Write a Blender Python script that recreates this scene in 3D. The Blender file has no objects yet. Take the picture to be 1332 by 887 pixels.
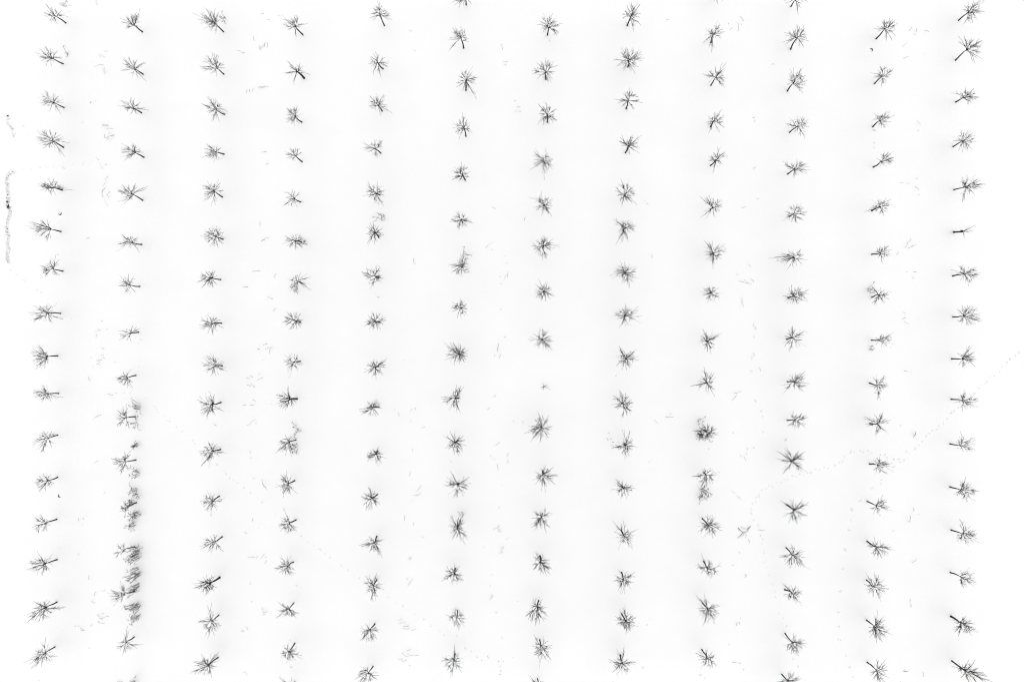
import bpy, math, random, re
from mathutils import Vector, Matrix, noise

# ------------------------------------------------------------------ camera
SC = bpy.context.scene
COL = SC.collection
H = 48.0                                   # drone height above the snow, metres
F = 888.0                                  # focal length in pixels of the 1332 px wide photograph
cam_data = bpy.data.cameras.new('camera')
cam = bpy.data.objects.new('camera', cam_data)
COL.objects.link(cam)
cam_data.sensor_fit = 'HORIZONTAL'
cam_data.sensor_width = 36.0
cam_data.lens = 24.0
cam_data.clip_start = 0.5
cam_data.clip_end = 6000
nadir = Vector((694 - 666, -(450 - 443.5), -F)).normalized()
ROT = nadir.rotation_difference(Vector((0, 0, -1))).to_matrix()
cam.matrix_world = Matrix.Translation((0, 0, H)) @ ROT.to_4x4()
SC.camera = cam

def px(x, y, z=0.0):
    """photograph pixel -> point in the orchard at height z"""
    d = ROT @ Vector((x - 666.0, -(y - 443.5), -F))
    return Vector((0, 0, H)) + d * ((H - z) / -d.z)

# ------------------------------------------------------------------ light
SUN_EL, SUN_AZ = math.radians(82), math.radians(150)
world = bpy.data.worlds.new('World')
SC.world = world
world.use_nodes = True
nt = world.node_tree
nt.nodes.clear()
sky = nt.nodes.new('ShaderNodeTexSky')
sky.sky_type = 'NISHITA'
sky.sun_disc = False
sky.sun_elevation = SUN_EL
sky.sun_rotation = SUN_AZ
sky.air_density = 1.0
sky.dust_density = 1.0
bw = nt.nodes.new('ShaderNodeRGBToBW')     # the photograph is black and white under an even cloud cover
bg = nt.nodes.new('ShaderNodeBackground')
bg.inputs['Strength'].default_value = 0.15
out = nt.nodes.new('ShaderNodeOutputWorld')
nt.links.new(sky.outputs[0], bw.inputs[0])
nt.links.new(bw.outputs[0], bg.inputs['Color'])
nt.links.new(bg.outputs[0], out.inputs[0])
sd = bpy.data.lights.new('sun', 'SUN')
sd.energy = 0.7
sd.angle = math.radians(100)
sun = bpy.data.objects.new('sun', sd)
COL.objects.link(sun)
sun.rotation_euler = (math.pi / 2 - SUN_EL, 0, math.pi - SUN_AZ)
SC.render.filter_size = 1.1
SC.cycles.filter_width = 1.1
SC.view_settings.view_transform = 'Standard'
SC.view_settings.look = 'None'
SC.view_settings.gamma = 1
SC.view_settings.use_curve_mapping = False
SC.view_settings.exposure = 0.76

# ------------------------------------------------------------------ materials
def material(name, c0, c1, scale, rough=0.85, bump=0.0, bscale=None, detail=4):
    m = bpy.data.materials.new(name)
    m.use_nodes = True
    t = m.node_tree
    b = t.nodes['Principled BSDF']
    b.inputs['Roughness'].default_value = rough
    b.inputs['Specular IOR Level'].default_value = 0.2
    tc = t.nodes.new('ShaderNodeTexCoord')
    n = t.nodes.new('ShaderNodeTexNoise')
    n.inputs['Scale'].default_value = scale
    n.inputs['Detail'].default_value = detail
    r = t.nodes.new('ShaderNodeValToRGB')
    r.color_ramp.elements[0].position = 0.35
    r.color_ramp.elements[1].position = 0.65
    r.color_ramp.elements[0].color = (c0, c0, c0, 1)
    r.color_ramp.elements[1].color = (c1, c1, c1, 1)
    t.links.new(tc.outputs['Object'], n.inputs['Vector'])
    t.links.new(n.outputs['Fac'], r.inputs[0])
    t.links.new(r.outputs[0], b.inputs['Base Color'])
    if bump:
        n2 = t.nodes.new('ShaderNodeTexNoise')
        n2.inputs['Scale'].default_value = bscale
        n2.inputs['Detail'].default_value = 6
        bp = t.nodes.new('ShaderNodeBump')
        bp.inputs['Strength'].default_value = bump
        bp.inputs['Distance'].default_value = 0.02
        t.links.new(tc.outputs['Object'], n2.inputs['Vector'])
        t.links.new(n2.outputs['Fac'], bp.inputs['Height'])
        t.links.new(bp.outputs[0], b.inputs['Normal'])
    return m

M_SNOW = material('snow', 0.875, 0.89, 0.35, 0.9, 0.35, 9.0)
M_BARK = material('bark', 0.012, 0.028, 9.0, 0.9, 0.5, 40.0)
M_TWIG = material('young bark', 0.012, 0.028, 6.0, 0.8)
M_STRAW = material('weathered straw', 0.10, 0.17, 12.0, 0.8)
M_WEED = material('dry weed stem', 0.03, 0.06, 12.0, 0.8)
M_LEAF = material('withered leaf', 0.06, 0.13, 14.0, 0.8)
M_SOIL = material('frozen soil', 0.03, 0.09, 14.0, 0.95, 0.6, 30.0)
M_BIRD = material('dark plumage', 0.02, 0.04, 20.0, 0.6)
M_BEAK = material('horn', 0.10, 0.14, 20.0, 0.5)

# ------------------------------------------------------------------ mesh helpers
class MB:
    def __init__(self):
        self.v = []; self.f = []
    def tube(self, pts, radii, sides=4, cap=True):
        n = len(pts)
        base = len(self.v)
        u = None
        for i in range(n):
            t = (pts[min(i + 1, n - 1)] - pts[max(i - 1, 0)])
            t = t.normalized() if t.length > 1e-9 else Vector((0, 0, 1))
            if u is None:
                a = Vector((1, 0, 0)) if abs(t.x) < 0.8 else Vector((0, 1, 0))
                u = t.cross(a).normalized()
            else:
                u = (u - t * u.dot(t))
                u = u.normalized() if u.length > 1e-9 else t.orthogonal().normalized()
            w = t.cross(u)
            for k in range(sides):
                a = 2 * math.pi * k / sides
                self.v.append(pts[i] + (u * math.cos(a) + w * math.sin(a)) * radii[i])
        for i in range(n - 1):
            for k in range(sides):
                a = base + i * sides + k; b = base + i * sides + (k + 1) % sides
                self.f.append((a, b, b + sides, a + sides))
        if cap:
            self.f.append(tuple(base + k for k in reversed(range(sides))))
            e = base + (n - 1) * sides
            self.f.append(tuple(e + k for k in range(sides)))
    def leaf(self, c, d, s):
        """small folded, slightly thick withered leaf or seed head"""
        d = d.normalized(); w = d.orthogonal().normalized(); nn = d.cross(w)
        b = len(self.v)
        for p in (c, c + d * s + nn * s * .1, c + d * s * .5 + w * s * .33 + nn * s * .22,
                  c + d * s * .5 - w * s * .33 + nn * s * .22, c + d * s * .5 - nn * s * .12):
            self.v.append(p)
        self.f += [(b, b + 2, b + 4), (b + 2, b + 1, b + 4), (b, b + 4, b + 3), (b + 3, b + 4, b + 1),
                   (b, b + 3, b + 2), (b + 2, b + 3, b + 1)]
    def blob(self, c, rx, ry, rz, rng, seg=7, rings=4, rough=0.25):
        b = len(self.v)
        self.v.append(c + Vector((0, 0, rz)))
        for i in range(1, rings):
            th = math.pi * i / rings
            for k in range(seg):
                ph = 2 * math.pi * k / seg
                q = 1 + rng.uniform(-rough, rough)
                self.v.append(c + Vector((rx * math.sin(th) * math.cos(ph) * q, ry * math.sin(th) * math.sin(ph) * q, rz * math.cos(th) * q)))
        self.v.append(c - Vector((0, 0, rz)))
        last = len(self.v) - 1
        for k in range(seg):
            self.f.append((b, b + 1 + k, b + 1 + (k + 1) % seg))
            s = b + 1 + (rings - 2) * seg
            self.f.append((last, s + (k + 1) % seg, s + k))
        for i in range(rings - 2):
            for k in range(seg):
                a = b + 1 + i * seg + k; e = b + 1 + i * seg + (k + 1) % seg
                self.f.append((a, a + seg, e + seg, e))
    def build(self, name, mat, parent=None, origin=None, smooth=False):
        me = bpy.data.meshes.new(name)
        o0 = origin if origin is not None else Vector((0, 0, 0))
        me.from_pydata([tuple(p - o0) for p in self.v], [], self.f)
        if smooth:
            me.polygons.foreach_set('use_smooth', [True] * len(me.polygons))
        me.materials.append(mat)
        me.update()
        o = bpy.data.objects.new(name, me)
        COL.objects.link(o)
        if parent is not None:
            o.parent = parent              # parts are modelled in the thing's own coordinates
        elif origin is not None:
            o.location = origin
        return o

def tag(o, label, cat, group=None, kind=None):
    if label: o['label'] = label
    if cat: o['category'] = cat
    if group: o['group'] = group
    if kind: o['kind'] = kind

def empty(name, loc):
    o = bpy.data.objects.new(name, None)
    COL.objects.link(o)
    o.location = loc
    o.empty_display_size = 0.3
    return o

def nums(s): return [float(q) for q in re.findall(r'-?\d+\.?\d*', s)]

# ------------------------------------------------------------------ survey data
# every block: origin of a 4x enlargement, then one plant per line: base, fork, branch tips
SURVEY = {}
SURVEY[(0, 0)] = '''
343,122|300,92|243,25 228,65 235,82 262,105 268,118 300,127 355,90 320,55 325,75 280,60
328,333|283,310|237,240 265,252 205,255 195,292 205,305 238,347 270,345 300,265 325,300 222,275
333,561|295,542|232,470 212,490 205,538 215,550 258,582 316,595 330,535 308,500 278,487 300,515 225,520
330,768|290,742|258,675 230,682 195,685 190,715 200,748 222,775 250,765 337,815 365,742 318,700 290,690 335,725 230,700
742,168|705,138|710,67 725,72 680,75 655,85 623,95 632,115 650,148 665,150 735,145 692,95 720,105
745,388|715,368|665,300 640,312 640,335 630,370 690,400 762,424 757,325 715,310 740,345 655,350 690,310
737,589|705,570|678,510 650,530 622,525 630,550 650,575 685,590 720,595 775,571 725,550 700,515 728,535 655,560
749,820|712,800|692,742 662,762 632,770 630,797 650,832 680,830 735,770 748,800 720,765 705,755 675,780
1163,167|1125,130|1073,45 1120,45 1140,65 1095,60 1040,70 1028,100 1045,125 1090,160 1122,180 1148,105 1130,75 1060,85 1115,145
1165,388|1138,362|1105,275 1140,290 1070,290 1055,320 1040,350 1060,370 1095,385 1130,400 1165,325 1172,355 1120,310 1085,310 1150,325
1168,597|1130,575|1083,500 1120,515 1045,540 1065,550 1085,590 1108,630 1142,635 1155,545 1185,577 1150,540 1180,595 1100,530 1125,620
1166,803|1135,795|1075,748 1102,758 1065,775 1050,822 1075,820 1100,830 1130,835 1150,770 1128,765 1060,800 1090,760
'''
SURVEY[(333, 0)] = '''
242,180|210,148|212,78 225,92 185,95 150,100 140,128 165,160 210,198 268,125 250,190 178,110 235,135 195,100 160,140
250,407|222,380|163,318 172,345 230,330 245,345 155,382 165,385 197,444 283,390 205,350 185,360 212,365|thick sparse
238,636|210,615|215,553 200,558 160,565 155,600 165,625 185,645 200,655 235,600 225,570 170,580 180,565 220,645
239,842|212,818|175,768 228,772 155,805 160,825 185,835 240,795 195,785 205,770 175,795
667,132|648,85|632,5 645,25 605,42 598,75 592,95 610,110 708,105 695,75 670,45 655,30 685,60 620,65 640,50 700,85
660,357|638,335|622,270 635,280 600,295 593,325 610,390 650,405 635,375 672,300 690,330 685,350 600,345 618,305
655,577|640,555|592,500 625,503 655,505 590,530 588,560 610,570 648,600 708,590 685,550 670,520 605,520 600,540 640,515
648,796|625,778|617,728 660,730 640,745 565,745 555,772 560,780 590,790 632,822 620,815 662,765 600,740 590,755 655,750
1093,26|1090,-5|1018,15 1030,30 1055,45 1080,30 1120,18 1050,-20 1130,-10 1075,-50 1110,-45
1080,250|1068,205|1022,145 1050,155 1075,152 1085,165 1100,195 1108,218 1003,268 1040,185 1060,160 1030,170 1025,200 1095,180
1092,470|1093,430|1097,362 1127,375 1160,402 1145,437 1110,455 1147,518 1040,455 1042,430 1055,400 1075,380 1140,415 1105,380
1092,709|1083,670|1080,605 1100,620 1025,645 1022,665 1035,690 1055,727 1125,692 1110,655 1060,625 1040,640 1118,680 1095,640
'''
SURVEY[(666, 0)] = '''
184,184|190,150|212,70 195,80 160,85 140,110 130,130 150,155 262,125 240,140 245,177 235,190 205,95 180,95 225,105 175,165
177,415|172,385|183,305 155,325 128,328 100,368 105,388 130,412 190,430 240,340 225,375 215,345 200,320 205,405 115,380 145,355
184,637|185,605|138,545 160,555 178,538 205,555 232,570 225,590 238,628 215,640 132,650 140,630 138,595 195,650 150,570 220,610
170,850|168,846|112,785 118,800 93,885 170,937 215,865 210,880 180,795 195,810 215,825 120,835 130,860 150,810 200,845 185,890
600,135|615,95|620,12 655,18 665,30 590,55 575,72 580,95 670,72 672,135 635,170 600,40 640,35 650,55 665,95 605,70
603,350|605,320|568,250 600,260 628,250 565,275 525,315 550,345 575,360 640,385 660,350 675,285 690,303 650,290 660,315 615,370 580,300 630,270
593,567|602,530|615,455 600,480 583,490 532,517 550,540 570,550 598,580 635,572 680,537 660,520 645,490 630,480 655,505 560,525
590,796|605,762|560,712 557,735 570,760 628,703 675,705 655,745 660,768 662,797 610,808 580,740 645,730 600,730
1050,-15|1062,-32|1072,25 1050,10 1095,8 1030,-20 1080,-70 1060,-80 1100,-50 1040,-60
1035,223|1045,185|1080,125 1055,130 1035,150 1012,165 1005,185 992,225 1100,152 1090,175 1088,200 1038,275 1060,150 1075,145 1025,210
1035,445|1055,410|1097,328 1057,343 1085,365 1025,370 990,385 1000,395 1112,408 1110,425 1105,455 1090,450 1040,380 1070,375 1100,375 1015,400
1033,660|1045,635|1088,575 1075,590 1058,595 1020,610 1015,635 1022,697 1030,680 1105,662 1082,690 1098,625 1095,605 1025,650 1085,640
1033,862|1060,835|1110,793 1095,800 1048,797 1022,815 1025,840 1050,887 1045,905 1095,855 1122,810 1080,800 1085,860 1035,825
'''
SURVEY[(999, 0)] = '''
120,35|135,8|157,78 205,10 90,20 150,-50 180,-30 120,-40 200,-10 85,0 165,-45
118,258|145,205|152,128 187,132 190,150 200,178 130,165 85,170 92,185 75,222 90,230 212,215 185,250 160,240 175,150 195,200 165,145
101,475|125,440|115,360 112,385 172,360 165,385 195,395 205,420 200,435 182,485 165,475 105,415 150,380 145,400 190,410 100,440
112,690|145,665|152,605 128,625 190,612 210,622 215,662 195,690 192,722 170,708 90,642 105,655 160,630 175,620 200,645 150,695
103,906|130,885|75,840 90,865 150,830 178,840 195,855 205,905 135,930 130,915 195,885 120,850 165,845 85,855 100,880 175,870
562,204|600,160|635,88 605,100 590,115 590,140 550,150 665,105 678,120 660,140 632,140 665,188 645,212 615,215 575,165 650,115 615,120
553,438|585,405|585,345 607,348 655,358 645,375 532,380 555,400 635,405 618,420 588,455 600,430 570,365 620,375 635,390 560,405
545,661|570,635|552,590 557,605 618,580 600,600 660,602 640,615 640,635 610,665 590,668 585,600 570,660 625,600
548,870|580,850|605,790 625,790 655,820 655,838 635,860 615,868 565,825 590,805 640,800 580,870 645,845 600,800
993,107|1030,75|1020,30 1040,10 1070,5 1108,3 1115,38 1128,62 1105,75 1065,122 1015,130 1045,115 1012,50 1085,25 1060,85 1090,50
976,315|1020,270|1020,185 990,190 988,220 1030,205 1060,200 1100,200 1115,215 1112,240 1110,275 1112,308 1078,330 1065,322 1085,225 1050,210 1100,225
977,532|1005,515|953,485 1025,455 1020,475 1070,462 1085,485 1098,512 1080,515 1060,540 1040,545 1000,490 1060,480 1045,475
963,764|1000,740|1000,688 1020,690 1065,692 1080,705 1085,740 1060,775 1040,778 990,785 1010,795 960,735 975,725 1050,700 1070,725 1030,770
'''
SURVEY[(0, 222)] = '''
322,101|285,90|378,101 355,93 247,40 280,42 210,60 197,80 208,100 235,110 268,130 292,125 300,62 312,80 225,70 320,75
315,317|280,308|245,252 258,265 212,255 165,265 140,288 155,305 175,320 205,345 248,365 265,355 230,350 215,280 190,275 185,330
325,523|285,515|262,465 285,475 308,462 305,485 205,495 215,520 235,550 250,540 295,545 270,490 215,505 225,515 310,545
314,743|265,740|175,702 210,705 245,695 280,705 150,742 160,752 155,775 175,785 200,775 240,785 275,795 328,773 295,765 210,735 270,700
742,155|700,128|665,70 705,65 718,85 635,75 620,95 612,105 630,125 635,160 645,175 690,155 772,80 765,95 690,100 650,95 675,150
737,384|700,378|632,332 650,345 665,350 690,340 722,345 640,365 612,385 640,390 670,400 718,405 720,355 625,375
726,602|685,597|622,545 670,537 692,560 640,560 608,597 620,600 655,638 668,635 700,630 665,555 645,575 690,575|sparse
720,840|690,845|690,812 710,812 730,820 720,830 635,830 625,860 620,882 660,885 680,888 650,835 640,870|sparse
1157,138|1125,115|1080,55 1120,65 1150,60 1055,95 1065,115 1060,135 1075,155 1120,180 1162,105 1110,85 1145,85 1075,80 1100,140 1065,75
1160,357|1130,347|1130,285 1105,285 1150,300 1165,320 1060,320 1075,315 1062,355 1080,375 1095,395 1137,405 1115,395 1165,380 1175,350 1085,300 1158,385
1147,567|1105,560|1110,515 1122,520 1070,520 1045,530 1040,550 1030,575 1048,612 1080,600 1110,608 1130,595 1135,545 1070,540 1060,580 1090,605
1152,794|1115,793|1080,750 1110,755 1130,760 1150,775 1045,775 1060,800 1035,805 1055,830 1080,848 1108,858 1130,835 1165,820 1095,765 1065,785 1045,825
'''
SURVEY[(333, 222)] = '''
231,163|205,150|190,98 200,110 228,112 225,125 165,115 150,143 140,185 155,175 185,185 215,190 248,168 175,125 165,160|sparse
235,372|210,365|150,352 155,368 160,392 175,395 208,415 180,335 205,330 225,350 250,350 262,375 245,400 240,395 235,345 165,345 260,385
235,585|222,578|232,530 205,545 165,565 175,575 180,625 190,605 285,555 265,560 290,622 265,605 212,630 215,540 195,550|sparse
230,787|205,780|160,735 180,740 210,735 235,745 140,755 135,790 150,800 170,830 185,825 240,800 245,775 230,810 150,765
643,126|627,122|580,82 610,75 635,80 655,85 675,102 650,110 570,112 585,138 615,170 620,165 665,185 650,165 600,95 668,130 590,125
638,347|622,325|592,268 610,270 640,285 575,292 585,320 578,380 600,360 617,383 655,300 662,325 665,335 600,300 590,335 650,345
637,556|622,550|578,510 600,512 645,495 640,510 550,525 570,550 570,565 595,615 600,590 655,545 660,565 640,575 585,530 625,580
645,788|625,785|610,740 650,745 678,762 660,770 575,780 562,810 590,825 610,820 632,832 650,825 640,745 600,755 580,795 660,800 595,770
1088,48|1078,30|1020,0 1045,5 1068,-45 1085,-30 1100,-20 1015,53 1040,45 1110,35 1105,15 1060,60 1095,60 1055,-10 1030,10
1075,270|1070,262|1050,225 1025,240 1012,258 1030,270 1045,300 1058,308 1100,290 1132,272 1105,245 1090,225 1040,235 1085,295 1110,265
1073,504|1073,500|1063,435 1080,440 1003,487 1030,500 1025,525 1045,545 1070,550 1095,535 1115,505 1105,480 1090,465 1095,480 1040,540 1110,490 1055,470
1068,718|1068,716|1062,663 1085,680 1020,683 1035,705 1020,735 1047,768 1085,755 1100,722 1090,700 1045,690 1030,720 1075,745 1070,675
'''
SURVEY[(666, 222)] = '''
166,183|166,182|172,130 122,138 135,155 112,192 125,205 152,235 208,240 185,215 212,185 210,158 190,140 150,145 195,200 165,215
160,402|160,398|160,335 185,350 213,355 205,375 225,402 205,415 185,440 180,460 158,468 140,445 122,430 98,393 105,378 130,360 175,455 115,405 150,350
163,632|165,630|185,580 150,590 120,590 135,605 118,632 122,660 150,680 175,680 215,652 225,655 205,610 195,600 175,590 140,665 200,670
158,880|158,878|158,822 188,830 200,860 215,885 210,937 135,925 115,905 85,877 110,848 130,860 160,905 190,920 175,835 205,895
588,133|586,125|565,42 575,60 605,70 635,80 630,95 645,125 650,180 625,160 600,165 570,175 562,160 545,130 535,105 545,90 570,80 620,90 640,115
580,318|583,302|525,253 545,270 575,265 605,258 630,270 648,290 635,305 605,370 590,350 538,385 555,355 555,315 620,325 640,280 565,285 590,260
588,536|588,532|585,475 612,485 555,490 535,508 545,520 508,548 570,588 600,590 612,612 620,575 635,545 650,525 640,515 560,560 600,500
588,757|588,752|590,692 575,720 555,720 535,740 532,755 545,772 557,818 575,800 605,805 630,780 675,757 655,735 660,705 625,715 600,725 640,775
1033,203|1038,198|977,133 1000,155 1025,125 1022,150 1070,150 1075,160 1090,180 1080,210 1065,220 1050,235 980,245 1055,165 1075,190
1035,437|1043,430|998,362 1015,395 1080,380 1070,400 1095,410 1120,422 1090,460 1070,465 1045,512 1040,485 1010,465 1005,440 1005,420 1075,440 1030,470
1025,640|1030,637|1025,597 1040,600 1075,608 1060,625 1082,662 1070,655 1018,690 1010,670 990,650 995,625 1005,612 1050,605
1010,888|1012,885|997,825 1010,850 1078,848 1060,865 980,860 975,885 990,910 1035,955 1015,945 1045,900 1050,880 1000,930 1040,925
'''
SURVEY[(999, 222)] = '''
110,238|128,230|150,175 130,175 115,185 187,190 160,185 200,220 190,235 185,260 155,275 145,270 120,268 90,215 88,245 110,195 95,230 175,205
110,457|128,455|0,457 40,473 68,430 95,435 172,408 165,415 187,440 185,460 150,500 130,480 100,515 95,480 120,415 145,425 180,430
105,663|125,655|105,605 105,625 162,600 178,607 215,617 200,635 190,655 185,680 155,697 125,695 100,690 75,652 115,640 160,690 145,610 175,630
98,877|120,870|125,808 105,825 110,850 140,830 188,835 175,850 180,880 170,915 110,945 85,915 100,880 155,845 90,860
540,209|572,193|500,215 520,208 612,142 595,160 635,165 645,180 615,215 603,233 585,225 570,155 565,170 590,150 630,185 550,180
541,435|575,432|565,400 562,415 605,392 630,392 610,405 635,433 625,445 605,465 590,455 572,455 560,420 595,400|small
542,659|565,645|535,597 550,620 605,620 625,637 620,650 633,670 600,688 575,675 550,698 540,690 528,650 590,625 610,640 575,665
540,882|570,882|585,855 600,855 635,855 625,870 620,915 600,905 560,905 635,885 590,860 560,870
967,100|1010,90|1010,30 1035,22 1025,50 1090,45 1110,50 1130,68 1110,85 1075,100 1070,118 1010,165 1010,140 1045,110 1060,65 1085,60 1115,75 1000,55
967,320|1010,318|1078,283 1045,295 1050,322 1022,352|stump
962,548|1010,540|947,515 990,495 1020,500 1055,510 1085,502 1090,520 1105,545 1085,548 1070,565 1045,602 1030,585 1000,570 1050,525 980,530 1060,585
963,761|1005,757|1010,700 1025,715 1065,708 1090,712 1105,740 1085,745 1112,785 1080,780 1060,800 1045,805 1015,795 1000,770 1040,700 985,720 1075,725 990,790
'''
SURVEY[(0, 444)] = '''
300,75|260,77|202,15 215,30 170,38 165,50 170,75 165,95 170,105 185,145 205,135 232,140 245,50 230,110 195,90 255,100
306,271|262,272|225,228 210,245 175,250 172,265 180,292 205,305 222,313 245,300 265,312 335,292 260,255 235,240 195,280 275,295
300,487|262,500|232,468 270,465 285,472 295,480 200,485 172,512 170,525 200,540 220,572 215,575 235,550 280,530 270,545 210,495 240,475
299,706|262,720|225,685 245,690 265,690 190,715 178,733 195,765 205,780 230,765 262,760 285,740 205,700 200,725 215,745
706,177|670,187|640,155 670,160 660,165 598,188 605,200 620,215 640,232 665,225 692,242 695,215 615,190 625,180 685,205
702,392|665,395|608,357 640,335 658,325 665,345 605,385 605,405 608,445 625,440 645,430 672,455 620,400 625,375 650,370|sparse
706,617|665,623|648,572 655,590 688,560 680,590 578,607 592,610 592,640 605,665 625,695 640,680 675,668 660,660 615,650
709,838|680,852|640,828 660,845 625,870 645,890 685,815 665,880 650,905 620,885 630,860
1155,127|1128,125|1070,75 1090,80 1112,68 1140,85 1155,100 1048,108 1062,130 1055,125 1072,165 1095,180 1125,185 1180,155 1150,150 1115,95 1165,105 1105,165
1149,317|1112,328|1087,260 1110,285 1078,295 1022,303 1045,335 1040,375 1055,385 1075,405 1120,385 1168,365 1145,350 1040,320 1100,300 1085,370
1147,562|1115,568|1085,520 1110,522 1130,530 1065,545 1035,570 1040,580 1050,615 1045,650 1075,625 1110,612 1180,580 1165,575 1145,600 1120,535 1060,550 1085,600
1140,805|1112,828|1080,778 1095,785 1120,790 1055,800 1042,830 1055,860 1070,880 1100,885 1125,865 1168,815 1155,830 1060,840 1065,815 1135,860
'''
SURVEY[(333, 444)] = '''
230,104|205,105|197,65 220,75 165,80 145,105 155,125 165,143 185,140 218,152 240,125 180,70 175,90 160,115 210,140
213,299|180,300|167,230 175,265 105,278 110,295 105,325 115,335 138,350 165,345 185,320 200,330 130,275 145,320 190,345|thick
208,512|175,520|155,485 165,500 180,490 115,525 135,545 98,582 120,570 155,560 185,600 195,590 200,545 190,560 205,490 125,515 145,570
201,724|172,737|160,670 155,695 125,690 130,720 120,745 125,775 142,812 155,795 180,795 217,790 200,765 185,700 135,700 130,755 165,780
636,128|622,137|615,98 600,105 580,122 678,97 660,110 675,122 660,165 645,160 625,200 605,185 585,165 560,162 600,110 630,105 650,150
640,340|612,342|630,297 638,315 605,310 580,310 535,352 545,383 560,375 585,388 625,393 638,380 658,345 650,320 590,335 600,320 565,350
633,572|627,585|635,552 605,560 580,572 578,600 580,625 600,620 655,638 645,620 655,600 668,580 590,590 645,575
630,797|605,813|588,750 600,775 560,785 545,805 550,825 572,875 560,850 605,870 632,862 645,835 640,790 575,800 620,850 618,775 585,790 645,850
1062,68|1062,66|1025,3 1040,30 992,25 1010,45 985,67 990,80 1025,80 1035,105 1060,120 1085,110 1105,75 1105,45 1085,30 1068,20 1045,50 1020,95 1095,95|dense
1055,295|1040,293|1045,225 1065,230 1083,235 1070,255 1055,255 965,300 960,290 975,315 1005,360 1025,340 1045,368 1063,372 1050,340 1025,270
1050,515|1040,522|1010,462 1020,485 975,492 1000,505 985,555 1005,545 1032,590 1055,597 1075,575 1095,545 1070,500 1060,490 1080,490 1020,560 1045,580 1070,545
1052,738|1053,740|1010,672 1030,705 972,745 985,725 985,755 1113,705 1120,735 1105,770 1100,755 1080,805 1050,812 1035,805 1045,780 1095,715 1060,790 1000,740
'''
SURVEY[(666, 444)] = '''
168,235|168,235|158,215 150,238 162,255 203,252 190,228 180,225 150,245|tiny
153,447|153,445|142,375 160,385 192,383 185,410 205,440 190,450 190,500 180,505 150,520 165,490 98,520 110,495 65,477 85,462 120,412 105,440 135,400 195,465 130,430
160,675|160,685|175,645 215,653 200,665 240,702 205,702 228,745 205,728 175,785 160,745 140,735 122,745 125,700 135,680 150,660 185,660 145,715
597,92|590,90|555,22 565,45 570,70 648,42 630,65 660,97 640,85 620,125 605,130 597,152 580,130 552,98 560,85 600,60 555,110
572,322|572,322|558,252 575,275 600,285 525,282 540,300 515,327 535,345 548,355 570,400 580,395 600,385 620,365 625,340 632,315 615,300 605,320 590,280 625,300
583,532|588,540|615,463 600,490 600,510 625,500 628,515 535,537 515,557 540,555 590,615 582,590 605,600 630,560 622,545 605,575 570,580
573,755|573,757|535,715 550,735 575,722 545,765 535,775 565,820 570,800 590,800 605,785 645,765 610,745 595,735 625,775 550,785
1010,215|1012,213|998,130 1000,155 985,180 1000,190 1050,165 1060,185 1045,210 928,233 960,225 1055,288 1035,250 1040,240 1020,245 990,215 1030,180
1005,465|1008,468|1015,422 1030,430 995,435 1045,440 1065,450 1075,485 1060,480 1040,500 1015,510 990,495 965,500 945,460 955,485 980,450 1035,450 975,515 1000,520|dense
998,683|1003,688|1035,655 1020,665 990,665 1065,695 1055,675 1045,740 1030,745 1010,755 985,757 935,700 955,700 960,715 975,735 1050,720 1035,710 970,685
'''
SURVEY[(999, 444)] = '''
101,210|130,210|195,152 180,165 155,170 140,165 195,190 215,222 200,235 180,255 160,245 130,235 80,268 100,245 110,175 105,195 170,225 185,240 165,190
101,411|130,407|125,365 120,380 178,375 185,395 212,390 200,400 200,430 185,440 160,455 140,460 120,440 100,440 115,385 140,385 165,440 185,385
118,625|120,620|95,550 85,555 45,570 60,575 40,608 60,620 75,690 85,670 110,670 150,665 180,680 165,650 180,640 195,572 180,580 155,570 170,600 135,600 145,590 130,650 185,600
100,850|130,872|65,827 85,845 112,820 115,845 180,820 185,850 212,835 145,855 80,910 105,945 150,950 130,920 200,905 180,905 170,895
530,217|560,228|545,185 565,195 608,178 590,195 628,230 610,240 600,250 575,290 570,305 585,280 555,245 590,215 615,225 540,235
530,427|562,430|497,390 520,405 550,375 600,365 595,385 640,410 615,400 505,430 560,495 565,470 608,462 590,450 570,400 580,410 555,485 590,380
530,638|560,640|562,605 580,600 570,615 650,632 630,635 655,655 625,690 600,680 580,670 550,670 560,685 605,625 600,650 548,620
517,832|555,850|600,797 575,815 605,820 630,855 625,880 600,870 565,890 550,880 580,890 615,835 545,870 530,870
957,91|1000,92|1048,22 1030,55 1015,60 985,60 1070,60 1085,95 1060,105 1075,130 1045,115 1020,140 1010,135 990,125 1040,75 1025,90 1055,70
954,301|1000,303|1020,250 1000,275 1030,265 1000,290 1090,300 1095,310 1060,295 1070,335 1055,345 1040,335 1010,365 1005,345 965,318 1065,315 1080,300
948,533|990,540|1003,465 990,510 1020,495 1010,500 1075,500 1080,510 1050,515 1080,568 1060,575 1045,560 1015,575 1000,560 1040,520 975,520|sparse
948,757|990,767|1028,705 1010,725 1015,740 1060,740 1045,755 1098,778 1080,775 1070,795 1050,810 1040,832 1020,820 1010,800 985,800 1000,740 1075,770 980,785
'''
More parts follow.
